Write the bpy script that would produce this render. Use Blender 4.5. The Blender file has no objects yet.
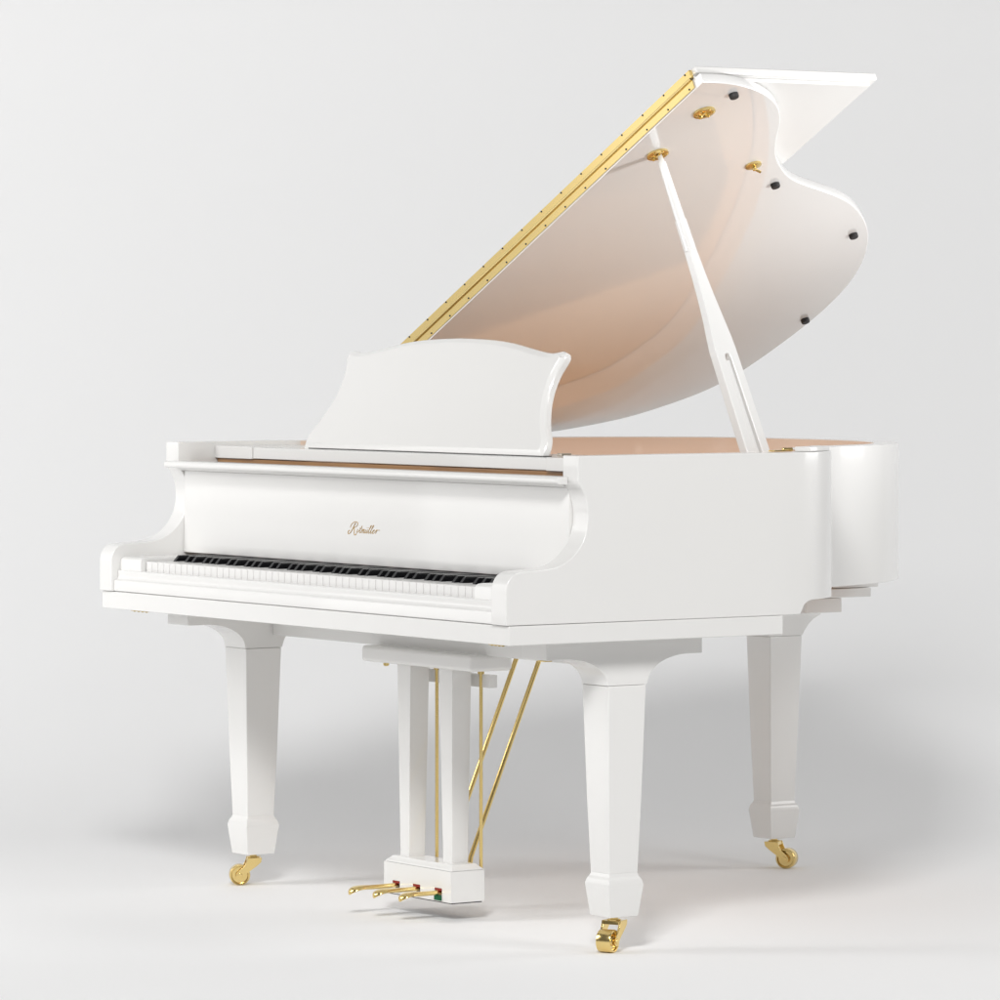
import bpy, bmesh, math, random
from mathutils import Vector, Matrix
from mathutils.geometry import tessellate_polygon

random.seed(4)
S = bpy.context.scene
COL = S.collection
PI = math.pi

# ------------------------------------------------------------------ camera
YAW = 0.97723
ZS = 0.02                      # the tape measure used below starts 2 cm under the floor
CAM = Vector((7.8534, -4.8130, 1.1528 - ZS))
cd = bpy.data.cameras.new('camera')
cam = bpy.data.objects.new('camera', cd)
COL.objects.link(cam)
cam.location = CAM
cam.rotation_euler = (PI / 2, 0, YAW)
cd.sensor_width = 36
cd.lens = 36 * 4.7534
cd.shift_y = -(0.5 - 0.341163)
cd.clip_end = 100
S.camera = cam
FW = Vector((-math.sin(YAW), math.cos(YAW), 0))     # viewing direction on the floor
RT = Vector((math.cos(YAW), math.sin(YAW), 0))

# ------------------------------------------------------------------ world and lamps
w = bpy.data.worlds.new('World')
S.world = w
w.use_nodes = True
bg = w.node_tree.nodes['Background']
bg.inputs['Color'].default_value = (1.0, 0.995, 0.992, 1)
bg.inputs['Strength'].default_value = 0.14


def area(name, loc, target, size, power, col=(1, 1, 1), size_y=None):
    d = bpy.data.lights.new(name, 'AREA')
    d.energy = power
    d.color = col
    d.size = size
    if size_y:
        d.shape = 'RECTANGLE'
        d.size_y = size_y
    o = bpy.data.objects.new(name, d)
    COL.objects.link(o)
    o.location = loc
    o.rotation_euler = (Vector(target) - Vector(loc)).to_track_quat('-Z', 'Y').to_euler()
    return o


def spot(name, loc, target, angle, power, radius=0.25, col=(1, 1, 1)):
    d = bpy.data.lights.new(name, 'SPOT')
    d.energy = power
    d.color = col
    d.spot_size = math.radians(angle)
    d.spot_blend = 0.8
    d.shadow_soft_size = radius
    o = bpy.data.objects.new(name, d)
    COL.objects.link(o)
    o.location = loc
    o.rotation_euler = (Vector(target) - Vector(loc)).to_track_quat('-Z', 'Y').to_euler()


P = Vector((0, 0.6, 0)) - RT * 4.2 - FW * 0.9
area('left_softbox', (P.x, P.y, 2.7), (0.0, 0.6, 0.3), 1.3, 20, (1, 0.995, 0.985))
P = Vector((0, 0.6, 0)) - RT * 4.0 + FW * 0.4
area('low_left_softbox', (P.x, P.y, 1.2), (0.0, 0.8, 0.1), 1.6, 10, (1, 0.995, 0.985))
area('hinge_fill_panel', (-3.5, -1.9, 1.4), (0.0, 0.5, 1.2), 1.4, 2.6, (1, 1, 1))  # added reflector-like fill, gives the brass hinge its glow
P = CAM + FW * 3.6 - RT * 0.55
area('high_softbox', (P.x, P.y, 4.2), (0.0, 0.6, 0.6), 1.15, 285, (1, 0.998, 0.995))
P = Vector((0, 0.6, 0)) + RT * 3.6 + FW * 0.6
area('right_fill', (P.x, P.y, 1.6), (0.0, 1.2, 0.8), 1.6, 38, (1, 0.998, 0.995))  # unseen fill added to brighten the tail, back leg and lid
area('interior_fill', (3.0, 1.5, 2.9), (0.0, 1.0, 0.9), 1.0, 22, (1, 0.995, 0.99))  # fill added to get light into the case below the lid
P = Vector((0, 0.6, 0)) + RT * 3.4 - FW * 1.4
spot('lid_fill_spot', (P.x, P.y, 0.45), (0.20, 0.95, 1.60), 24, 360)  # added fill aimed at the lid alone, lifts its underside
P = CAM + FW * 8.8 - RT * 3.2
Q = CAM + FW * 12.5 - RT * 1.9
area('backdrop_lamp', (P.x, P.y, 1.7), (Q.x, Q.y, 0.4), 1.5, 52, (1, 1, 1))

vs = S.view_settings
vs.view_transform = 'Standard'
vs.look = 'None'
vs.exposure = -0.02
vs.gamma = 1.0
vs.use_curve_mapping = False
S.render.engine = 'CYCLES'
S.cycles.max_bounces = 10
S.cycles.diffuse_bounces = 5


# ------------------------------------------------------------------ materials


def mat(name, col, rough=0.4, metal=0.0, coat=0.0, coat_rough=0.05, ior=1.5, coat_ior=1.5, noise=0.0, nscale=6.0,
        bump=0.0, bscale=200.0, stretch=(1, 1, 1), col2=None):
    m = bpy.data.materials.new(name)
    m.use_nodes = True
    nt = m.node_tree
    b = nt.nodes['Principled BSDF']
    b.inputs['Base Color'].default_value = (*col, 1)
    b.inputs['Roughness'].default_value = rough
    b.inputs['Metallic'].default_value = metal
    b.inputs['IOR'].default_value = ior
    b.inputs['Coat Weight'].default_value = coat
    b.inputs['Coat Roughness'].default_value = coat_rough
    b.inputs['Coat IOR'].default_value = coat_ior
    tc = nt.nodes.new('ShaderNodeTexCoord')
    mp = nt.nodes.new('ShaderNodeMapping')
    mp.inputs['Scale'].default_value = stretch
    nt.links.new(tc.outputs['Object'], mp.inputs['Vector'])
    if noise:
        n = nt.nodes.new('ShaderNodeTexNoise')
        n.inputs['Scale'].default_value = nscale
        n.inputs['Detail'].default_value = 5
        nt.links.new(mp.outputs['Vector'], n.inputs['Vector'])
        mx = nt.nodes.new('ShaderNodeMix')
        mx.data_type = 'RGBA'
        c2 = col2 or tuple(c * (1 - noise) for c in col)
        mx.inputs['A'].default_value = (*col, 1)
        mx.inputs['B'].default_value = (*c2, 1)
        nt.links.new(n.outputs['Fac'], mx.inputs['Factor'])
        nt.links.new(mx.outputs['Result'], b.inputs['Base Color'])
    if bump:
        n2 = nt.nodes.new('ShaderNodeTexNoise')
        n2.inputs['Scale'].default_value = bscale
        nt.links.new(mp.outputs['Vector'], n2.inputs['Vector'])
        bp = nt.nodes.new('ShaderNodeBump')
        bp.inputs['Strength'].default_value = bump
        bp.inputs['Distance'].default_value = 0.001
        nt.links.new(n2.outputs['Fac'], bp.inputs['Height'])
        nt.links.new(bp.outputs['Normal'], b.inputs['Normal'])
    return m


WHITE = mat('white_lacquer', (0.80, 0.792, 0.775), 0.32, coat=0.7, coat_rough=0.06, noise=0.015, nscale=3)
POLISH = mat('polished_white_lacquer', (0.85, 0.84, 0.825), 0.3, coat=1.0, coat_rough=0.015, coat_ior=2.35,
             noise=0.015, nscale=3)
BACK = mat('matt_white_paper', (0.87, 0.87, 0.87), 0.75, noise=0.01, nscale=1.0, ior=1.3)
IVORY = mat('white_key_plastic', (0.80, 0.79, 0.775), 0.22)
EBONY = mat('black_key_plastic', (0.006, 0.006, 0.007), 0.12, ior=1.5)
GOLD = mat('polished_brass', (0.88, 0.67, 0.28), 0.2, metal=1.0, noise=0.05, nscale=8)
PLATE = mat('bronze_painted_iron', (0.90, 0.56, 0.31), 0.42, metal=0.05, noise=0.12, nscale=12)
WOOD = mat('spruce_soundboard', (0.86, 0.52, 0.27), 0.4, coat=0.3, noise=1, nscale=5, col2=(0.76, 0.42, 0.20),
           stretch=(18, 1, 1))
VENEER = mat('pale_maple_veneer', (0.84, 0.71, 0.61), 0.3, coat=0.5, noise=1, nscale=3, col2=(0.82, 0.66, 0.54), stretch=(2, 2, 12))
WALNUT = mat('stained_stretcher_wood', (0.50, 0.27, 0.10), 0.3, coat=0.4, noise=1, nscale=2.2, col2=(0.16, 0.07, 0.03),
             stretch=(4, 30, 60))
STRING = mat('steel_string', (0.55, 0.5, 0.42), 0.3, metal=1.0)
RED = mat('red_felt', (0.28, 0.03, 0.02), 0.95, bump=0.3, bscale=900)
GREEN = mat('green_felt', (0.01, 0.12, 0.05), 0.95, bump=0.3, bscale=900)
DARK = mat('black_rubber', (0.02, 0.018, 0.018), 0.55)
LOGO = mat('gold_leaf_lettering', (0.55, 0.36, 0.13), 0.35, metal=0.5)

# ------------------------------------------------------------------ mesh helpers


def mesh_obj(name, bm, m, parent=None, bevel=0.0, seg=3, smooth=True, ang=35, mats=None):
    bmesh.ops.remove_doubles(bm, verts=bm.verts, dist=1e-6)
    bmesh.ops.recalc_face_normals(bm, faces=bm.faces)
    me = bpy.data.meshes.new(name)
    bm.to_mesh(me)
    bm.free()
    for mm in (mats or [m]):
        me.materials.append(mm)
    o = bpy.data.objects.new(name, me)
    COL.objects.link(o)
    if parent:
        o.parent = parent
    if smooth:
        for p in me.polygons:
            p.use_smooth = len(p.vertices) < 14
        me.set_sharp_from_angle(angle=math.radians(ang))
    if bevel:
        md = o.modifiers.new('bevel', 'BEVEL')
        md.width = bevel
        md.segments = seg
        md.limit_method = 'ANGLE'
        md.angle_limit = math.radians(ang)
        md.harden_normals = True
    return o


def box(bm, x0, x1, y0, y1, z0, z1, mi=0):
    v = [bm.verts.new((x, y, z)) for z in (z0, z1) for y in (y0, y1) for x in (x0, x1)]
    fs = [(0, 1, 3, 2), (4, 5, 7, 6), (0, 1, 5, 4), (2, 3, 7, 6), (0, 2, 6, 4), (1, 3, 7, 5)]
    for f in fs:
        bm.faces.new([v[i] for i in f]).material_index = mi


def one_box(name, x0, x1, y0, y1, z0, z1, m, parent, bevel=0.002, seg=3):
    bm = bmesh.new()
    box(bm, x0, x1, y0, y1, z0, z1)
    return mesh_obj(name, bm, m, parent, bevel, seg)


def prism(bm, pts, a0, a1, axis='x', mi=0):
    """pts: closed polygon; axis x: (y,z) points, axis z: (x,y) points, axis y: (x,z) points"""
    def mk(p, a):
        if axis == 'x':
            return (a, p[0], p[1])
        if axis == 'y':
            return (p[0], a, p[1])
        return (p[0], p[1], a)
    A = [bm.verts.new(mk(p, a0)) for p in pts]
    B = [bm.verts.new(mk(p, a1)) for p in pts]
    n = len(pts)
    bm.faces.new(A).material_index = mi
    bm.faces.new(list(reversed(B))).material_index = mi
    for i in range(n):
        j = (i + 1) % n
        bm.faces.new((A[i], A[j], B[j], B[i])).material_index = mi


def tube(bm, pts, r, seg=8, cap=True, mi=0, r1=None):
    pts = [Vector(p) for p in pts]
    rings = []
    n = len(pts)
    ref = Vector((0.13, 0.95, 0.21)).normalized()
    for i, p in enumerate(pts):
        t = (pts[min(i + 1, n - 1)] - pts[max(i - 1, 0)]).normalized()
        a = t.cross(ref)
        if a.length < 1e-3:
            a = t.cross(Vector((1, 0, 0)))
        a.normalize()
        b = t.cross(a)
        rr = r if r1 is None else r + (r1 - r) * i / (n - 1)
        rings.append([bm.verts.new(p + a * (rr * math.cos(2 * PI * k / seg)) + b * (rr * math.sin(2 * PI * k / seg)))
                      for k in range(seg)])
    for i in range(n - 1):
        for k in range(seg):
            k2 = (k + 1) % seg
            bm.faces.new((rings[i][k], rings[i][k2], rings[i + 1][k2], rings[i + 1][k])).material_index = mi
    if cap:
        bm.faces.new(rings[0]).material_index = mi
        bm.faces.new(list(reversed(rings[-1]))).material_index = mi


def lathe(bm, prof, M, seg=32, mi=0):
    """prof: (radius, height) list turned about local z, placed by matrix M"""
    rings = []
    for r, h in prof:
        rings.append([bm.verts.new(M @ Vector((r * math.cos(2 * PI * k / seg), r * math.sin(2 * PI * k / seg), h)))
                      for k in range(seg)])
    for i in range(len(rings) - 1):
        for k in range(seg):
            k2 = (k + 1) % seg
            bm.faces.new((rings[i][k], rings[i][k2], rings[i + 1][k2], rings[i + 1][k])).material_index = mi
    bm.faces.new(rings[0]).material_index = mi
    bm.faces.new(list(reversed(rings[-1]))).material_index = mi


def catmull(P, k=5, closed=False):
    out = []
    n = len(P)
    for i in range(n if closed else n - 1):
        if closed:
            p0, p1, p2, p3 = P[(i - 1) % n], P[i], P[(i + 1) % n], P[(i + 2) % n]
        else:
            p0, p1, p2, p3 = P[max(i - 1, 0)], P[i], P[i + 1], P[min(i + 2, n - 1)]
        for j in range(k):
            t = j / k
            out.append(tuple(0.5 * ((2 * b) + (-a + c) * t + (2 * a - 5 * b + 4 * c - d) * t * t +
                                    (-a + 3 * b - 3 * c + d) * t ** 3) for a, b, c, d in zip(p0, p1, p2, p3)))
    if not closed:
        out.append(tuple(P[-1]))
    return out


def relax(P, n=3):
    for _ in range(n):
        P = [P[0]] + [tuple((a + 2 * b + c) / 4 for a, b, c in zip(P[i - 1], P[i], P[i + 1]))
                      for i in range(1, len(P) - 1)] + [P[-1]]
    return P


def offset(P, d):
    """shift an open plan outline inwards (to its left when walked) by d"""
    out = []
    for i, p in enumerate(P):
        a = Vector(P[max(i - 1, 0)])
        b = Vector(P[min(i + 1, len(P) - 1)])
        t = (b - a).normalized()
        out.append((p[0] - t.y * d, p[1] + t.x * d))
    return out


# ------------------------------------------------------------------ the setting: seamless paper sweep
def backdrop():
    bm = bmesh.new()
    prof = [(-16.0, 0.0), (-6, 0.0), (0.0, 0.0)]
    D, Rr = 12.9, 2.0
    d0 = D - Rr
    prof += [(d0 * f, 0.0) for f in (0.4, 0.7, 0.9, 1.0)]
    for k in range(1, 25):
        a = PI / 2 * k / 24
        prof.append((d0 + Rr * math.sin(a), Rr * (1 - math.cos(a))))
    prof += [(D, 3.5), (D, 4.6)]
    o = Vector((CAM.x, CAM.y, 0))
    rows = []
    for d, z in prof:
        rows.append([bm.verts.new(o + FW * d + RT * x + Vector((0, 0, z))) for x in (-9, -5, -2.5, 0, 2.5, 5, 9)])
    for i in range(len(rows) - 1):
        for j in range(6):
            bm.faces.new((rows[i][j], rows[i][j + 1], rows[i + 1][j + 1], rows[i + 1][j]))
    ob = mesh_obj('backdrop', bm, BACK, smooth=True, ang=60)
    ob['kind'] = 'structure'
    ob['label'] = 'seamless white studio paper sweeping from floor up behind the piano'
    return ob


backdrop()

# ------------------------------------------------------------------ the piano
piano = bpy.data.objects.new('grand_piano', None)
COL.objects.link(piano)
piano.location = (0, 0, -ZS)
piano.empty_display_size = 0.3
piano['label'] = 'white baby grand piano with raised lid, brass casters and gold script above the keys'
piano['category'] = 'piano'

H = 0.9436
ZB = 0.638
# lid outline in the lid's own plane: s from the spine hinge, y to the tail
LID = [(1.526, 0.541), (1.526, 0.60), (1.508, 0.672), (1.472, 0.742), (1.428, 0.790), (1.387, 0.820), (1.344, 0.842),
       (1.295, 0.870), (1.247, 0.904), (1.211, 0.940), (1.172, 0.985), (1.144, 1.040), (1.121, 1.102),
       (1.097, 1.162), (1.068, 1.218), (1.026, 1.272), (0.976, 1.324), (0.925, 1.364), (0.874, 1.396),
       (0.810, 1.427), (0.741, 1.451), (0.673, 1.464), (0.600, 1.471), (0.540, 1.471), (0.470, 1.467),
       (0.400, 1.459), (0.330, 1.449), (0.260, 1.430), (0.205, 1.400), (0.160, 1.361), (0.122, 1.321),
       (0.088, 1.279), (0.062, 1.228), (0.040, 1.176), (0.020, 1.118), (0.004, 1.05), (0.0, 0.98)]
LIDC = relax(catmull(LID, 3), 2)
KX = 1.5 / 1.526
RIM = [(0.75, 0.45), (0.75, 0.55), (0.75, 0.62), (0.741, 0.688), (0.718, 0.742), (0.684, 0.786), (0.638, 0.822)] + [
    (s * KX - 0.75 + 0.006, y + 0.004) for s, y in LID[6:]] + [(-0.75, 0.80),
                                                                                         (-0.75, 0.45)]
RIMC = relax(catmull(RIM, 6), 4)
RIMC = [(min(max(x, -0.75), 0.75), y) for x, y in RIMC]
TH = 0.05
STEP = [(x, y) for x, y in RIMC if y > 1.36 and x < 0.085]
INC = offset(RIMC, TH)
INC[0] = (0.70, 0.45)
INC[-1] = (-0.70, 0.45)

ARM = [(0.152, H), (0.152, 0.899), (0.156, 0.889), (0.164, 0.877), (0.171, 0.860), (0.1745, 0.838), (0.1725, 0.812),
       (0.164, 0.788), (0.149, 0.768), (0.129, 0.752), (0.104, 0.742), (0.078, 0.738), (0.050, 0.7365),
       (0.026, 0.7355), (0.012, 0.732), (0.002, 0.724), (-0.0045, 0.712), (-0.006, 0.700), (-0.006, 0.6385)]
ARMC = [ARM[0]] + relax(catmull(ARM[1:-1], 4), 3) + [ARM[-1]]


def bottom_z(x, y):
    if x > 0 and y < 0.668:
        return ZB
    if x > 0 and y < 0.705:
        t = (y - 0.668) / 0.037
        return ZB + 0.026 * math.sqrt(max(0, 1 - (1 - t) ** 2))
    if x < -0.7 and y < 0.66:
        return ZB
    return ZB + 0.026


def rim():
    bm = bmesh.new()
    cols = []
    for (xo, yo), (xi, yi) in zip(RIMC, INC):
        zb = bottom_z(xo, yo)
        cols.append([bm.verts.new((xo, yo, zb)), bm.verts.new((xo, yo, H)),
                     bm.verts.new((xi, yi, H)), bm.verts.new((xi, yi, zb))])
    for a, b in zip(cols[:-1], cols[1:]):
        for i in range(4):
            j = (i + 1) % 4
            bm.faces.new((a[i], a[j], b[j], b[i])).material_index = 1 if i == 2 else 0
    for c, sx in ((cols[0], 1), (cols[-1], -1)):
        out = [bm.verts.new((0.75 * sx, y, z)) for y, z in ARMC]
        inn = [bm.verts.new((0.70 * sx, y, z)) for y, z in ARMC]
        bm.faces.new(out + [c[0], c[1]])
        bm.faces.new(inn + [c[3], c[2]])
        for i in range(len(out) - 1):
            bm.faces.new((out[i], out[i + 1], inn[i + 1], inn[i]))
        bm.faces.new((c[1], c[2], inn[0], out[0]))
        bm.faces.new((c[0], c[3], inn[-1], out[-1]))
    return mesh_obj('rim', bm, None, piano, 0.0022, 3, ang=40, mats=[WHITE, VENEER])


rim_o = rim()
bm = bmesh.new()
out_ = offset(STEP, -0.007)
prism(bm, out_ + list(reversed(offset(STEP, 0.004))), ZB + 0.0265, H - 0.0005, 'z')
mesh_obj('tail_cap', bm, WHITE, piano, 0.002, 3, ang=50)

# raised lid rest on the shoulder of the rim
sub = [i for i, p in enumerate(RIMC) if p[0] > 0.55 and 0.690 < p[1] < 0.80]
bm = bmesh.new()
op = [RIMC[i] for i in sub]
ip = [INC[i] for i in sub]
op = [(x * 0.7 + a * 0.3, y * 0.7 + b * 0.3) if False else (x, y) for (x, y), (a, b) in zip(op, ip)]
prism(bm, offset(op, 0.003) + list(reversed(offset(op, 0.038))), H + 0.0004, H + 0.0095, 'z')
mesh_obj('lid_rest', bm, WHITE, piano, 0.002, 2)

# small brass catch inside the treble rim
bm = bmesh.new()
tube(bm, [(0.688, 0.668, H + 0.004), (0.688, 0.690, H + 0.004)], 0.0035, 10)
box(bm, 0.680, 0.698, 0.640, 0.668, H + 0.0005, H + 0.003)
mesh_obj('catch', bm, GOLD, piano, 0.0005, 2)

# key bed and skirt
one_box('key_bed', -0.7495, 0.7495, 0.0, 0.622, 0.6021, 0.6376, WHITE, piano, 0.0022)
one_box('bed_filler', -0.742, 0.742, 0.006, 0.615, 0.6372, 0.6392, WHITE, piano, 0)

# key slip: a moulded strip in front of the keys
bm = bmesh.new()
slip = [(0.0, 0.6392), (0.0, 0.6585), (0.0008, 0.6610), (0.0035, 0.6625), (0.0065, 0.6635), (0.0085, 0.6665), (0.0095, 0.671),
        (0.0085, 0.676), (0.0085, 0.6800), (0.0105, 0.6820), (0.0240, 0.6820), (0.0240, 0.6392)]
prism(bm, slip, -0.6995, 0.6995)
mesh_obj('key_slip', bm, WHITE, piano, 0.0008, 2, ang=30)

# end blocks of the keyboard
for sx in (-1, 1):
    bm = bmesh.new()
    pr = [(0.0145, 0.660), (0.0145, 0.700), (0.0165, 0.7055), (0.0215, 0.7085), (0.030, 0.7095), (0.166, 0.7095),
          (0.166, 0.660)]
    a, b = sorted((0.6145 * sx, 0.6995 * sx))
    prism(bm, pr, a, b)
    mesh_obj('key_block', bm, WHITE, piano, 0.0015, 2)

# ---- keys
KW = 1.226 / 52
key_proto = None
bm = bmesh.new()
box(bm, 0.0009, KW - 0.0010, 0.0268, 0.200, 0.6650, 0.7020)
wk = mesh_obj('white_key', bm, IVORY, piano, 0.0006, 2)
one_box('key_gap_shade', -0.6135, 0.6135, 0.0285, 0.1660, 0.6600, 0.7000, DARK, piano, 0)  # black block standing in for the shade in the gaps between white keys
for i in range(52):
    o = wk if i == 0 else wk.copy()
    if i:
        COL.objects.link(o)
    o.location = (-0.613 + i * KW, 0, random.uniform(-0.0002, 0.0002))
bm = bmesh.new()
v = [(-0.0056, 0.0775, 0.7015), (0.0056, 0.0775, 0.7015), (0.0056, 0.20, 0.7015), (-0.0056, 0.20, 0.7015),
     (-0.0048, 0.0890, 0.7145), (0.0048, 0.0890, 0.7145), (0.0046, 0.20, 0.7145), (-0.0048, 0.20, 0.7145)]
vv = [bm.verts.new(p) for p in v]
for f in [(0, 1, 2, 3), (4, 5, 6, 7), (0, 1, 5, 4), (1, 2, 6, 5), (2, 3, 7, 6), (3, 0, 4, 7)]:
    bm.faces.new([vv[i] for i in f])
bk = mesh_obj('black_key', bm, EBONY, piano, 0.0012, 2)
first = True
names = 'ABCDEFG'
for i in range(51):
    n = names[i % 7]
    if n in 'BE':
        continue
    o = bk if first else bk.copy()
    if not first:
        COL.objects.link(o)
    first = False
    nud = {'A': 0.0015, 'C': -0.0015, 'D': 0.0015, 'F': -0.002, 'G': 0}[n]
    o.location = (-0.613 + (i + 1) * KW + nud, 0, 0)
one_box('key_felt', -0.6995, 0.6995, 0.1600, 0.1655, 0.7025, 0.7060, RED, piano, 0)

# ---- fallboard with its rounded top rail
bm = bmesh.new()
fb = [(0.1655, 0.7148), (0.1640, 0.7190), (0.1648, 0.735), (0.1662, 0.755), (0.1670, 0.80), (0.1670, 0.884),
      (0.1840, 0.884), (0.1840, 0.7148)]
prism(bm, fb, -0.6993, 0.6993)
fallboard = mesh_obj('fallboard', bm, WHITE, piano, 0.0012, 2, ang=50)
bm = bmesh.new()
rail = [(0.1515, 0.8905), (0.1335, 0.8905), (0.1290, 0.8925), (0.1275, 0.8975), (0.1285, 0.9020), (0.1325, 0.9045),
        (0.1515, 0.9045)]
prism(bm, rail, -0.7170, 0.7170)
prism(bm, [(0.1515, 0.8905), (0.1515, 0.9045), (0.184, 0.9045), (0.184, 0.8845), (0.160, 0.8845)], -0.6990, 0.6990)
mesh_obj('top_rail', bm, WHITE, fallboard, 0.0008, 2, ang=50)

# ---- gold script on the fallboard
strokes = [
    ([(.150, .205), (.125, .13), (.100, .05), (.070, -.01), (.030, -.035), (.0, -.015), (.005, .025), (.035, .04)], 1.5),
    ([(.035, .10), (.030, .15), (.070, .205), (.140, .228), (.205, .215), (.225, .175), (.200, .130), (.135, .100)], 1.1),
    ([(.135, .100), (.170, .050), (.190, -.01), (.215, -.05), (.250, -.045), (.265, -.02)], 1.5),
    ([(.270, .075), (.255, .02), (.270, 0), (.295, .02), (.325, .06)], 1.0),
    ([(.305, .105), (.309, .112)], 1.0),
    ([(.375, .150), (.340, .05), (.340, .01), (.360, 0), (.385, .025)], 1.1),
    ([(.315, .088), (.400, .098)], .8),
    ([(.400, .075), (.385, 0)], 1.0),
    ([(.390, .03), (.420, .075), (.435, .07), (.422, 0)], 1.0),
    ([(.425, .03), (.455, .075), (.472, .07), (.460, .01), (.475, 0), (.500, .03)], 1.0),
    ([(.520, .075), (.503, .02), (.515, 0), (.540, .02), (.565, .075)], 1.0),
    ([(.565, .075), (.550, .015), (.565, 0), (.590, .03)], 1.0),
    ([(.535, .112), (.540, .118)], 1.0), ([(.570, .114), (.575, .120)], 1.0),
    ([(.590, .03), (.640, .130), (.650, .165), (.630, .160), (.610, .06), (.612, .01), (.630, 0), (.655, .03)], 1.0),
    ([(.655, .03), (.705, .135), (.715, .172), (.695, .165), (.675, .06), (.677, .01), (.695, 0), (.720, .03)], 1.0),
    ([(.720, .035), (.765, .055), (.775, .075), (.755, .078), (.735, .045), (.740, .008), (.760, 0), (.800, .03)], 1.0),
    ([(.805, .03), (.835, .085), (.845, .070), (.865, .080), (.880, .072)], 1.0),
    ([(.845, .070), (.832, .0)], 1.0),
    ([(.880, .072), (.905, .084), (.935, .074)], .7),
]
bm = bmesh.new()
for pts, wd in strokes:
    pp = catmull([(x, z) for x, z in pts], 5) if len(pts) > 2 else pts
    tube(bm, [(-0.060 + x * 0.120 + z * 0.045, 0.1664, 0.7775 + z * 0.092) for x, z in pp], 0.00062 * wd, 6)
mesh_obj('lettering', bm, LOGO, fallboard, 0)

# ---- shelf behind the fallboard
bm = bmesh.new()
box(bm, -0.549, 0.519, 0.243, 0.44, 0.9105, 0.9335)
desk_shelf = mesh_obj('desk_shelf', bm, WHITE, piano, 0.0015)
one_box('shelf_block', -0.6993, -0.5505, 0.240, 0.44, 0.9095, 0.9350, WHITE, piano, 0.0015)
one_box('shelf_block', 0.5205, 0.6993, 0.238, 0.44, 0.9095, 0.9350, WHITE, piano, 0.0015)
bm = bmesh.new()
box(bm, -0.699, 0.699, 0.246, 0.268, 0.720, 0.9090)
mesh_obj('stretcher', bm, WALNUT, piano, 0.001)

# ---- music desk
DK = [(-0.430, 0.0), (-0.4335, 0.020), (-0.428, 0.040), (-0.413, 0.060), (-0.400, 0.083), (-0.388, 0.112),
      (-0.3835, 0.143), (-0.387, 0.172), (-0.397, 0.196), (-0.4000, 0.2070), (-0.3945, 0.2160), (-0.3840, 0.2198),
      (-0.3720, 0.2185), (-0.352, 0.2160), (-0.325, 0.2178), (-0.270, 0.2260), (-0.195, 0.2375), (-0.110, 0.2445),
      (0, 0.2475)]
half = catmull(DK, 4)
full = half + [(-x, z) for x, z in reversed(half[:-1])]


def inset_loop(P, d):
    n = len(P)
    out = []
    for i in range(n):
        a, b, c = Vector(P[i - 1]), Vector(P[i]), Vector(P[(i + 1) % n])
        t1 = (b - a).normalized()
        t2 = (c - b).normalized()
        n1 = Vector((t1.y, -t1.x))
        n2 = Vector((t2.y, -t2.x))
        m = (n1 + n2)
        m = m / max(0.6, m.length ** 2 / 2)
        out.append((b.x + m.x * d, b.y + m.y * d))

    def clear(q):
        best = 9
        for i in range(n):
            a, b = Vector(P[i - 1]), Vector(P[i])
            e = b - a
            t = max(0, min(1, (q - a).dot(e) / max(1e-12, e.dot(e))))
            best = min(best, (q - a - e * t).length)
        return best
    ok = [clear(Vector(o_)) > d * 0.97 - 1e-6 for o_ in out]
    res = []
    for i in range(n):
        k = 0
        while not (ok[(i + k) % n] or ok[(i - k) % n]):
            k += 1
        res.append(out[(i + k) % n] if ok[(i + k) % n] else out[(i - k) % n])
    return res


bm = bmesh.new()
tilt = math.atan2(0.085, 0.197)
ex = Vector((1, 0, 0))
eu = Vector((0, math.sin(tilt), math.cos(tilt)))
en = Vector((0, math.cos(tilt), -math.sin(tilt)))
O = Vector((-0.013, 0.295, 0.9345))


def dk(p, d):
    return O + ex * p[0] * (1 - 0.022 * p[1] / 0.22) + eu * p[1] + en * d


loops = []
for ins, d in ((0.0130, 0.0), (0.0120, 0.0002), (0.0025, 0.0050), (0.0006, 0.0072), (0.0, 0.0095), (0.0, 0.0185),
               (0.0015, 0.0200)):
    loops.append([bm.verts.new(dk(p, d)) for p in inset_loop(full, ins)])
n = len(full)
for lp, ins in ((loops[0], 0.0130), (loops[-1], 0.0015)):
    P2 = inset_loop(full, ins)
    keep = [i for i in range(n) if (Vector(P2[i]) - Vector(P2[i - 1])).length > 2e-5]
    for tri in tessellate_polygon([[Vector((*P2[i], 0)) for i in keep]]):
        try:
            bm.faces.new([lp[keep[t]] for t in tri])
        except ValueError:
            pass
for a, b in zip(loops[:-1], loops[1:]):
    for i in range(n):
        j = (i + 1) % n
        bm.faces.new((a[i], a[j], b[j], b[i]))
desk = mesh_obj('music_desk', bm, WHITE, piano, 0, ang=22)
for p in desk.data.polygons:
    if abs(p.normal.dot(en)) > 0.995:
        p.use_smooth = False
bm = bmesh.new()
box(bm, -0.425, 0.425, 0.300, 0.318, 0.9337, 0.9350)
mesh_obj('desk_shadow_felt', bm, DARK, desk, 0)  # dark felt that also draws the shadow line under the desk
bm = bmesh.new()
box(bm, 0.436, 0.452, 0.322, 0.345, 0.9352, 0.9400)
mesh_obj('desk_slide', bm, STRING, desk, 0.001, 2)

# ---- inside: soundboard, iron plate, strings, dampers
inner = [p for p in offset(RIMC, TH + 0.001)]
inner = [(min(max(x, -0.699), 0.699), y) for x, y in inner]
bm = bmesh.new()
prism(bm, [(0.699, 0.27)] + inner[1:-1] + [(-0.699, 0.27)], 0.795, 0.805, 'z')
mesh_obj('soundboard', bm, WOOD, piano, 0)


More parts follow.
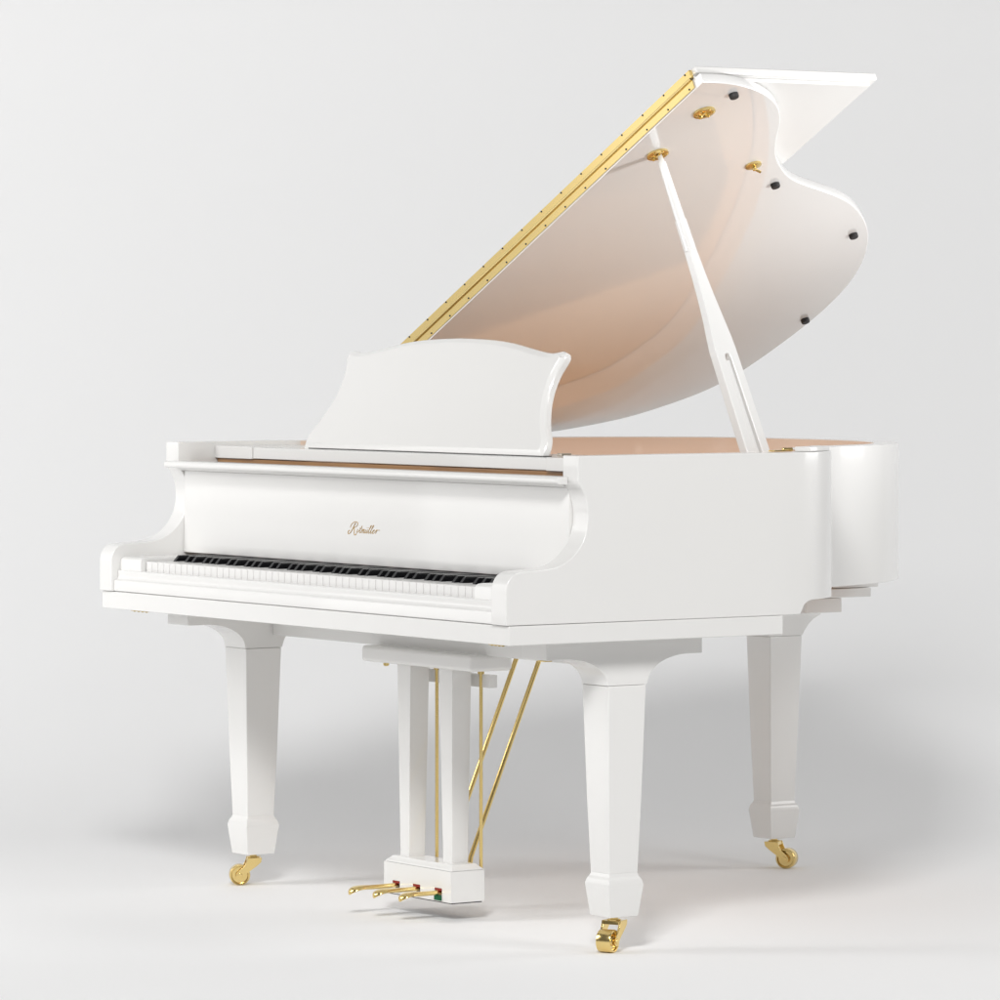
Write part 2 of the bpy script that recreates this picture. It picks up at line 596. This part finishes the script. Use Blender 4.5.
def plate():
    bm = bmesh.new()
    o1 = [(min(max(x, -0.697), 0.697), y) for x, y in offset(RIMC, TH + 0.004)][1:-1]
    prism(bm, [(0.697, 0.272)] + o1 + [(-0.697, 0.272)], 0.870, 0.880, 'z')
    for (xa, ya), (xb, yb) in (((-0.42, 0.49), (-0.30, 1.36)), ((-0.10, 0.49), (-0.06, 1.36)),
                               ((0.20, 0.49), (0.12, 1.26)), ((0.44, 0.49), (0.34, 0.95))):
        d = Vector((xb - xa, yb - ya, 0)).normalized()
        q = Vector((-d.y, d.x, 0)) * 0.012
        a, b = Vector((xa, ya, 0)), Vector((xb, yb, 0))
        prism(bm, [tuple((a + q).xy), tuple((b + q).xy), tuple((b - q).xy), tuple((a - q).xy)], 0.8795, 0.8870, 'z')
    return mesh_obj('iron_plate', bm, PLATE, piano, 0.002, 2)


pl = plate()


def far_y(x):
    best = 0.9
    for (ax, ay), (bx, by) in zip(INC[:-1], INC[1:]):
        if (ax - x) * (bx - x) <= 0 and ax != bx:
            t = (x - ax) / (bx - ax)
            best = max(best, ay + (by - ay) * t)
    return best


bm = bmesh.new()
for i in range(150):
    x = 0.66 - 1.30 * i / 149
    xe = x + (0.05 if x > -0.2 else 0.30)
    xe = max(-0.60, min(0.60, xe * 0.9))
    ye = min(far_y(xe) - 0.06, 0.62 + 0.85 * (0.66 - x) / 1.3 + 0.05)
    zz = 0.891 if x > -0.2 else 0.895
    tube(bm, [(x, 0.36, 0.889), (x, 0.50, zz), (xe, ye, zz - 0.004)], 0.0007 if x > -0.2 else 0.0014, 4, cap=False)
st = mesh_obj('strings', bm, STRING, piano, 0)
st['kind'] = 'stuff'
bm = bmesh.new()
for i in range(66):
    x = 0.60 - 1.20 * i / 65
    box(bm, x - 0.006, x + 0.006, 0.575, 0.606, 0.896, 0.9065)
box(bm, -0.62, 0.62, 0.556, 0.572, 0.8975, 0.907)
mesh_obj('damper_rail', bm, WOOD, piano, 0)

# ------------------------------------------------------------------ lid
AL = math.radians(27.28)
LY = 0.54
LM = Matrix(((math.cos(AL), 0, -math.sin(AL), -0.75), (0, 1, 0, 0), (math.sin(AL), 0, math.cos(AL), 0.944),
             (0, 0, 0, 1)))      # (s, y, offset) -> piano space


def lid_obj(name, bm, m, parent, *a, **k):
    bmesh.ops.transform(bm, matrix=LM, verts=bm.verts)
    return mesh_obj(name, bm, m, parent, *a, **k)


bm = bmesh.new()
lps = []
for ins, zz in ((0.0022, 0.0), (0.0007, 0.0006), (0.0, 0.0020), (0.0, 0.0180), (0.0007, 0.0194), (0.0022, 0.0200)):
    ol = [(0.0, LY)] + offset(LIDC, ins)
    lps.append([bm.verts.new((max(x, 0.0), y, zz)) for x, y in ol])
for lp in (lps[0], lps[-1]):
    for tri in tessellate_polygon([[v_.co.copy() for v_ in lp]]):
        bm.faces.new([lp[t] for t in tri])
for a, b in zip(lps[:-1], lps[1:]):
    for i in range(len(a)):
        j = (i + 1) % len(a)
        bm.faces.new((a[i], a[j], b[j], b[i]))
lid = lid_obj('lid', bm, POLISH, piano, 0, ang=50)
nl = (LM.to_3x3() @ Vector((0, 0, 1))).normalized()
for p in lid.data.polygons:
    if abs(p.normal.dot(nl)) > 0.999:
        p.use_smooth = False
bm = bmesh.new()
FT = 0.0225
fl = [(0.0, 0.0), (0.004, 0.0), (1.512, 0.0), (1.512, 0.0)]
# front flap, folded back over the lid: rounded far and side edges with a stepped moulding
prism(bm, [(0.0, 0.545), (1.512, 0.545), (1.512, 0.984), (0.0, 0.984)], FT + 0.007, FT + 0.0225, 'z')
flap = lid_obj('lid_flap', bm, WHITE, piano, 0.004, 3, ang=40)
bm = bmesh.new()
prism(bm, [(0.0, 0.545), (1.4985, 0.545), (1.4985, 0.972), (0.0, 0.972)], FT, FT + 0.0072, 'z')
lid_obj('flap_panel', bm, WHITE, flap, 0.002, 3, ang=40)

# brass continuous hinge between lid and flap
bm = bmesh.new()
box(bm, 0.06, 1.500, LY - 0.0022, LY - 0.0002, 0.0032, 0.0192)
box(bm, 0.06, 1.500, LY - 0.0022, LY + 0.0045, 0.0240, 0.0410)
tube(bm, [(0.06, LY - 0.0035, 0.0217), (1.500, LY - 0.0035, 0.0217)], 0.0028, 12)
for k in range(19):
    s = 0.09 + 0.0775 * k
    for of in (0.0070, 0.0385):
        lathe(bm, [(0.0019, 0), (0.0019, 0.0012), (0.0008, 0.0018)],
              Matrix.Translation((s, LY - 0.0020, of)) @ Matrix.Rotation(PI / 2, 4, 'X'), 10, mi=1)
lid_obj('brass_hinge', bm, None, lid, 0, mats=[GOLD, DARK])

for s, y in ((1.492, 0.643), (1.149, 0.975), (0.945, 1.317), (0.564, 1.452)):
    bm = bmesh.new()
    s2, y2 = s - 0.006, y - 0.012
    lathe(bm, [(0.0095, 0.0002), (0.0095, -0.0060), (0.0085, -0.0085), (0.006, -0.0092)],
          Matrix.Translation((s2, y2 + 0.008, 0)), 20)
    lid_obj('rubber_bumper', bm, DARK, lid, 0)


def cup(s, y):
    bm = bmesh.new()
    M = Matrix.Translation((s, y, 0))
    prof = [(0.022, 0.0), (0.022, -0.0035), (0.019, -0.0045), (0.0125, -0.0045), (0.0115, -0.0015), (0.002, -0.0012)]
    lathe(bm, prof, M, 32)
    for k in range(6):
        a = k * PI / 3
        lathe(bm, [(0.0022, -0.004), (0.0022, -0.0062), (0.001, -0.0068)],
              M @ Matrix.Translation((0.0165 * math.cos(a), 0.0165 * math.sin(a), 0)), 10)
    tube(bm, [(s - 0.006, y, -0.004), (s + 0.006, y, -0.004)], 0.002, 8)
    lid_obj('prop_cup', bm, GOLD, lid, 0)


cup(1.415, 0.616)
cup(1.250, 0.612)
bm = bmesh.new()
lathe(bm, [(0.0165, 0), (0.0165, -0.003), (0.013, -0.0042), (0.004, -0.0042), (0.004, -0.012), (0.002, -0.013)],
      Matrix.Translation((1.217, 0.867, 0)), 28)
tube(bm, [(1.217, 0.867, -0.010), (1.217, 0.880, -0.016)], 0.0028, 8)
lid_obj('lid_lock', bm, GOLD, lid, 0)

# ---- lid prop: slotted board that narrows to a round stick
A = Vector((0.664, 0.628, 0.925))
B = LM @ Vector((1.250, 0.616, 0.0))
ax = (B - A).normalized()
ay = Vector((0, 1, 0))
an = ax.cross(ay).normalized()
if an.x < 0:
    an = -an
L = (B - A).length


def pp(l, y, d):
    return A + ax * l + ay * y + an * d


bm = bmesh.new()
outer = [(-0.0, -0.028), (0.235, -0.0250), (0.235, 0.0255), (0.0, 0.028)]
slot = [(0.0, 0.0085), (0.215, 0.0065), (0.2235, 0.0045), (0.226, 0.0), (0.2235, -0.0045), (0.215, -0.0065),
        (0.0, -0.0085)]
poly = outer + slot


def pr2(poly, d0, d1, skip=None):
    a = [bm.verts.new(pp(l, y, d0)) for l, y in poly]
    b = [bm.verts.new(pp(l, y, d1)) for l, y in poly]
    bm.faces.new(a)
    bm.faces.new(list(reversed(b)))
    for i in range(len(poly)):
        j = (i + 1) % len(poly)
        if i != skip:
            bm.faces.new((a[i], a[j], b[j], b[i]))


pr2(poly, -0.011, 0.011, skip=1)
secs = [(0.235, -0.0250, 0.0255, 0.0110), (0.262, -0.0220, 0.0240, 0.0110), (0.300, -0.0172, 0.0205, 0.0105),
        (0.350, -0.0132, 0.0160, 0.0098), (0.400, -0.0108, 0.0125, 0.0092), (0.450, -0.0096, 0.0100, 0.0088),
        (0.520, -0.0088, 0.0088, 0.0084)]
rr = [[bm.verts.new(pp(l, a, -t)), bm.verts.new(pp(l, b, -t)), bm.verts.new(pp(l, b, t)), bm.verts.new(pp(l, a, t))]
      for l, a, b, t in secs]
bm.faces.new(list(reversed(rr[-1])))
for a, b in zip(rr[:-1], rr[1:]):
    for i in range(4):
        bm.faces.new((a[i], a[(i + 1) % 4], b[(i + 1) % 4], b[i]))
prop = mesh_obj('lid_prop', bm, WHITE, piano, 0.0022, 3, ang=25)
bm = bmesh.new()
pr2([(0.0, -0.0066), (0.212, -0.0052), (0.212, 0.0042), (0.0, 0.0048)], -0.009, 0.0065)
mesh_obj('short_stick', bm, WHITE, prop, 0.001, 2)
bm = bmesh.new()
tube(bm, [pp(0.450, 0, 0), pp(L - 0.02, 0, 0)], 0.0112, 28, r1=0.0078)
tube(bm, [pp(L - 0.02, 0, 0), pp(L - 0.002, 0, 0)], 0.0060, 16, r1=0.0045)
mesh_obj('stick', bm, WHITE, prop, 0, ang=60)

# ------------------------------------------------------------------ legs


def ring_box(bm, cx, cy, rows):
    R = []
    for z, hx, hy in rows:
        R.append([bm.verts.new((cx + sx * hx, cy + sy * hy, z)) for sx, sy in ((-1, -1), (1, -1), (1, 1), (-1, 1))])
    bm.faces.new(R[0])
    bm.faces.new(list(reversed(R[-1])))
    for a, b in zip(R[:-1], R[1:]):
        for i in range(4):
            bm.faces.new((a[i], a[(i + 1) % 4], b[(i + 1) % 4], b[i]))


def arc(c, r, a0, a1, n=12, ry=None):
    ry = ry or r
    return [(c[0] + r * math.cos(a0 + (a1 - a0) * k / n), c[1] + ry * math.sin(a0 + (a1 - a0) * k / n))
            for k in range(n + 1)]


def caster(parent, cx, cy, td):
    """td: floor direction in which the wheel trails its stem"""
    td = Vector(td).normalized()
    axd = Vector((-td.y, td.x, 0))
    up = Vector((0, 0, 1))
    M = Matrix((( td.x, axd.x, 0, cx), (td.y, axd.y, 0, cy), (0, 0, 1, 0), (0, 0, 0, 1)))
    zc, r = 0.0415, 0.0215
    bm = bmesh.new()
    # stem and crown
    lathe(bm, [(0.0075, 0.0855), (0.0075, 0.080), (0.0125, 0.0795), (0.0125, 0.077)], M, 20)
    b2 = [(-0.016, 0.077), (0.012, 0.077), (0.014, 0.070), (-0.016, 0.068)]
    # fork: two cheeks running down to the axle
    for sg in (-1, 1):
        a, b = sorted((sg * 0.0155, sg * 0.0195))
        ch = [(-0.017, 0.0775), (0.013, 0.0775), (0.0145, 0.072), (0.0185, 0.062), (0.0345, 0.047)]
        ch += arc((0.0285, 0.0405), 0.0085, 0.5, -2.4, 10)
        ch += [(0.012, 0.047), (-0.006, 0.060), (-0.015, 0.068)]
        n0 = len(bm.verts)
        A_ = [bm.verts.new(M @ Vector((p[0], a, p[1]))) for p in ch]
        B_ = [bm.verts.new(M @ Vector((p[0], b, p[1]))) for p in ch]
        bm.faces.new(A_)
        bm.faces.new(list(reversed(B_)))
        for i in range(len(ch)):
            j = (i + 1) % len(ch)
            bm.faces.new((A_[i], A_[j], B_[j], B_[i]))
    A_ = [bm.verts.new(M @ Vector((p[0], -0.0157, p[1]))) for p in b2]
    B_ = [bm.verts.new(M @ Vector((p[0], 0.0157, p[1]))) for p in b2]
    bm.faces.new(A_)
    bm.faces.new(list(reversed(B_)))
    for i in range(4):
        bm.faces.new((A_[i], A_[(i + 1) % 4], B_[(i + 1) % 4], B_[i]))
    MW = M @ Matrix.Translation((0.0285, 0, zc)) @ Matrix.Rotation(PI / 2, 4, 'X')
    lathe(bm, [(0.0045, -0.0215), (0.0052, -0.0205), (0.0052, 0.0205), (0.0045, 0.0215)], MW, 16)
    mesh_obj('caster_fork', bm, GOLD, parent, 0.0007, 2)
    bm = bmesh.new()
    lathe(bm, [(0.0165, -0.0100), (0.0175, -0.0145), (0.0205, -0.0148), (r, -0.0130), (r, 0.0130), (0.0205, 0.0148),
               (0.0175, 0.0145), (0.0165, 0.0100), (0.009, 0.0100), (0.0075, 0.0125), (0.006, 0.0125),
               (0.006, -0.0125), (0.0075, -0.0125), (0.009, -0.0100)], MW, 40)
    mesh_obj('caster_wheel', bm, GOLD, parent, 0.0004, 1)


def leg(cx, cy, td, prof, bx0, bx1, ztop):
    bm = bmesh.new()
    ring_box(bm, cx, cy, [(ztop, 0.0425, 0.0430), (0.30, 0.0358, 0.0372), (0.166, 0.0305, 0.0325)])
    bm.faces.ensure_lookup_table()
    l = mesh_obj('leg', bm, WHITE, piano, 0.0022, 3, ang=30)
    bm = bmesh.new()
    ring_box(bm, cx, cy, [(0.1705, 0.0298, 0.0318), (0.1665, 0.0300, 0.0320), (0.1600, 0.0322, 0.0342), (0.1560, 0.0352, 0.0372),
                          (0.1470, 0.0385, 0.0395), (0.1440, 0.0388, 0.0398), (0.0855, 0.0315, 0.0325)])
    mesh_obj('foot_block', bm, WHITE, l, 0.0012, 2, ang=15)
    bm = bmesh.new()
    prism(bm, prof, bx0, bx1)
    mesh_obj('bracket', bm, WHITE, l, 0.0015, 2, ang=40)
    caster(l, cx, cy, td)
    return l


ZT = 0.5153
front_prof = [(0.122, 0.6018), (0.122, 0.5675), (0.165, 0.5675)]
front_prof += [(0.165 + 0.094 * math.sin(t), 0.5675 - 0.050 * (1 - math.cos(t))) for t in
               [PI / 2 * k / 14 for k in range(1, 14)]]
front_prof += [(0.2590, 0.5157), (0.3490, 0.5157)]
front_prof += [(0.445 - 0.094 * math.sin(t), 0.5695 - 0.052 * (1 - math.cos(t))) for t in
               [PI / 2 * k / 14 for k in range(13, 0, -1)]]
front_prof += [(0.445, 0.5695), (0.476, 0.5695), (0.476, 0.6018)]
leg(0.6495, 0.3035, -RT * 0.45 - FW * 0.9, front_prof, 0.6075, 0.6915, ZT)
leg(-0.6495, 0.3035, -RT * 1.0 - FW * 0.12, front_prof, -0.6915, -0.6075, ZT)
bp = [(1.23, 0.60), (1.23, 0.566), (1.262, 0.566)]
bp += [(1.262 + 0.090 * math.sin(t), 0.566 - 0.044 * (1 - math.cos(t))) for t in
       [PI / 2 * k / 12 for k in range(1, 12)]]
bp += [(1.352, 0.5206), (1.442, 0.5206), (1.448, 0.530), (1.458, 0.543), (1.472, 0.555), (1.492, 0.564),
       (1.492, 0.5665), (1.470, 0.5665), (1.47, 0.60)]
leg(-0.2955, 1.397, RT * 1.0 - FW * 0.35, bp, -0.337, -0.254, 0.5204)

# cross rail under the key bed, blocks and braces under the tail
one_box('cross_rail', -0.6070, 0.6070, 0.3250, 0.365, 0.5420, 0.6016, WHITE, piano, 0.0015)
one_box('tail_brace', -0.46, 0.0, 1.255, 1.350, 0.585, 0.6150, WHITE, piano, 0.002)
one_box('tail_brace', -0.46, 0.0, 1.150, 1.428, 0.6155, 0.6345, WHITE, piano, 0.002)
one_box('tail_brace', -0.46, -0.005, 1.330, 1.452, 0.6350, 0.6635, WHITE, piano, 0.002)
one_box('back_beam', -0.345, -0.245, 0.60, 1.28, 0.6005, 0.660, WHITE, piano, 0.002)
one_box('case_floor', -0.70, 0.60, 0.40, 0.66, 0.640, 0.660, WHITE, piano, 0.001)

# small brass hardware under the front edge
for a, b in ((0.665, 0.712), (-0.650, -0.585)):
    bm = bmesh.new()
    box(bm, a, b, 0.012, 0.020, 0.6000, 0.6018)
    for k in range(4):
        xx = a + (b - a) * (k + 0.5) / 4
        lathe(bm, [(0.0028, 0.0), (0.0028, -0.0012), (0.001, -0.0018)], Matrix.Translation((xx, 0.016, 0.6000)), 10)
    mesh_obj('lock_rail_plate', bm, GOLD, piano, 0)
for x in (0.67,):
    one_box('bracket_bolt', x - 0.010, x + 0.014, 0.124, 0.140, 0.5650, 0.5672, GOLD, piano, 0.0005, 2)

# ------------------------------------------------------------------ pedal lyre
bm = bmesh.new()
box(bm, -0.200, 0.200, 0.284, 0.382, 0.5120, 0.5440)
lyre = mesh_obj('pedal_lyre', bm, WHITE, piano, 0.008, 4)
for x in (-0.0835, 0.067):
    bm = bmesh.new()
    R = [(0.5115, 0.0245, 0.0225), (0.128, 0.0160, 0.0190)]
    rr = []
    for z, hx, hy in R:
        cx = x + (0.0 if z > 0.3 else (0.002 if x > 0 else -0.002))
        rr.append([bm.verts.new((cx + sx * hx, 0.334 + sy * hy, z)) for sx, sy in ((-1, -1), (1, -1), (1, 1), (-1, 1))])
    bm.faces.new(rr[0])
    bm.faces.new(list(reversed(rr[1])))
    for i in range(4):
        bm.faces.new((rr[0][i], rr[0][(i + 1) % 4], rr[1][(i + 1) % 4], rr[1][i]))
    mesh_obj('post', bm, WHITE, lyre, 0.0015, 2)

# pedal box with three slots
bm = bmesh.new()
xs = [-0.121, -0.089, -0.063, -0.015, 0.011, 0.063, 0.089, 0.121]
zs = [0.0570, 0.0590, 0.0690, 0.0830, 0.1180]
solid = lambda i, j: not (i in (1, 3, 5) and (j == 2 or (j in (0, 1) and False)))
for i in range(7):
    for j in range(4):
        y0 = 0.2890 if solid(i, j) else 0.309
        q = [bm.verts.new(p) for p in ((xs[i], y0, zs[j]), (xs[i + 1], y0, zs[j]), (xs[i + 1], y0, zs[j + 1]),
                                       (xs[i], y0, zs[j + 1]))]
        bm.faces.new(q)
        if y0 > 0.3:
            for p, r_ in ((0, 1), (1, 2), (2, 3), (3, 0)):
                a, b = q[p].co, q[r_].co
                bm.faces.new([bm.verts.new(c) for c in (a, b, (b.x, 0.289, b.z), (a.x, 0.289, a.z))])
X0, X1, Y0, Y1, Z0, Z1 = -0.121, 0.121, 0.289, 0.3675, 0.057, 0.118
for f in (((X0, Y1, Z0), (X1, Y1, Z0), (X1, Y1, Z1), (X0, Y1, Z1)), ((X0, Y0, Z0), (X0, Y1, Z0), (X0, Y1, Z1), (X0, Y0, Z1)),
          ((X1, Y0, Z0), (X1, Y1, Z0), (X1, Y1, Z1), (X1, Y0, Z1)), ((X0, Y0, Z0), (X1, Y0, Z0), (X1, Y1, Z0), (X0, Y1, Z0)),
          ((X0, Y0, Z1), (X1, Y0, Z1), (X1, Y1, Z1), (X0, Y1, Z1))):
    bm.faces.new([bm.verts.new(c) for c in f])
mesh_obj('pedal_box', bm, WHITE, lyre, 0, smooth=False)
bm = bmesh.new()
ring = [(0.1182, 0.1195, 0.0375), (0.1215, 0.1185, 0.0365), (0.1255, 0.113, 0.031), (0.1290, 0.110, 0.028), (0.1300, 0.109, 0.027)]
rr = []
for z, hx, hy in ring:
    rr.append([bm.verts.new((sx * hx, 0.3283 + sy * hy, z)) for sx, sy in ((-1, -1), (1, -1), (1, 1), (-1, 1))])
bm.faces.new(rr[0])
bm.faces.new(list(reversed(rr[-1])))
for a, b in zip(rr[:-1], rr[1:]):
    for i in range(4):
        bm.faces.new((a[i], a[(i + 1) % 4], b[(i + 1) % 4], b[i]))
mesh_obj('box_moulding', bm, WHITE, lyre, 0.001, 2, ang=20)
one_box('base_felt', -0.117, 0.117, 0.293, 0.364, 0.0545, 0.0572, DARK, lyre, 0)
for i, x in enumerate((-0.076, -0.002, 0.076)):
    one_box('slot_felt', x - 0.0125, x + 0.0125, 0.2885, 0.3085, 0.0785, 0.0826, RED, lyre, 0)
one_box('slot_felt', 0.0635, 0.0885, 0.2870, 0.2888, 0.0590, 0.0690, GREEN, lyre, 0)

# pedals: flat brass tongues with a rounded, down-curled toe
proto = None
for x in (-0.076, -0.002, 0.076):
    if proto is None:
        bm = bmesh.new()
        sec = [(0.308, 0.0065, 0.0745), (0.270, 0.0068, 0.0740), (0.238, 0.0080, 0.0738), (0.215, 0.0120, 0.0742),
               (0.200, 0.0165, 0.0748), (0.188, 0.0190, 0.0746), (0.178, 0.0185, 0.0730), (0.170, 0.0158, 0.0705),
               (0.165, 0.0085, 0.0675), (0.1625, 0.0040, 0.0650)]
        rws = []
        for y, hw, z in sec:
            y = 0.308 - (0.308 - y) * 0.82
            t = 0.0048
            rws.append([bm.verts.new(p) for p in ((-hw, y, z - t * 0.3), (-hw * 0.6, y, z + t * 0.8), (0, y, z + t),
                                                  (hw * 0.6, y, z + t * 0.8), (hw, y, z - t * 0.3),
                                                  (hw * 0.55, y, z - t), (-hw * 0.55, y, z - t))])
        bm.faces.new(rws[0])
        bm.faces.new(list(reversed(rws[-1])))
        for a, b in zip(rws[:-1], rws[1:]):
            for i in range(7):
                bm.faces.new((a[i], a[(i + 1) % 7], b[(i + 1) % 7], b[i]))
        proto = mesh_obj('pedal', bm, GOLD, lyre, 0, ang=70)
        sm = proto.modifiers.new('sub', 'SUBSURF')
        sm.levels = sm.render_levels = 2
        o = proto
    else:
        o = proto.copy()
        COL.objects.link(o)
    o.location.x = x
    o.location.y = x * 0.13

one_box('rear_bar', -0.130, 0.130, 0.374, 0.392, 0.4735, 0.4990, WHITE, lyre, 0.001, 2)
for (x, zt) in ((0.100, 0.520), (-0.0580, 0.520)):
    bm = bmesh.new()
    tube(bm, [(x, 0.3735, 0.118), (x, 0.3735, zt)], 0.0035, 12)
    tube(bm, [(x, 0.3735, 0.4995), (x, 0.3735, 0.508)], 0.0065, 12)
    mesh_obj('pedal_rod', bm, GOLD, lyre, 0, ang=60)
for x in (0.0, 0.080):
    bm = bmesh.new()
    tube(bm, [(x, 0.360, 0.118), (x, 0.363, 0.140), (x, 0.545, 0.565)], 0.0049, 14)
    mesh_obj('brace_rod', bm, GOLD, lyre, 0, ang=60)
bm = bmesh.new()
lathe(bm, [(0.006, 0), (0.006, -0.004), (0.003, -0.006)], Matrix.Translation((-0.13, 0.30, 0.511)), 12)
mesh_obj('lyre_screw', bm, GOLD, lyre, 0)
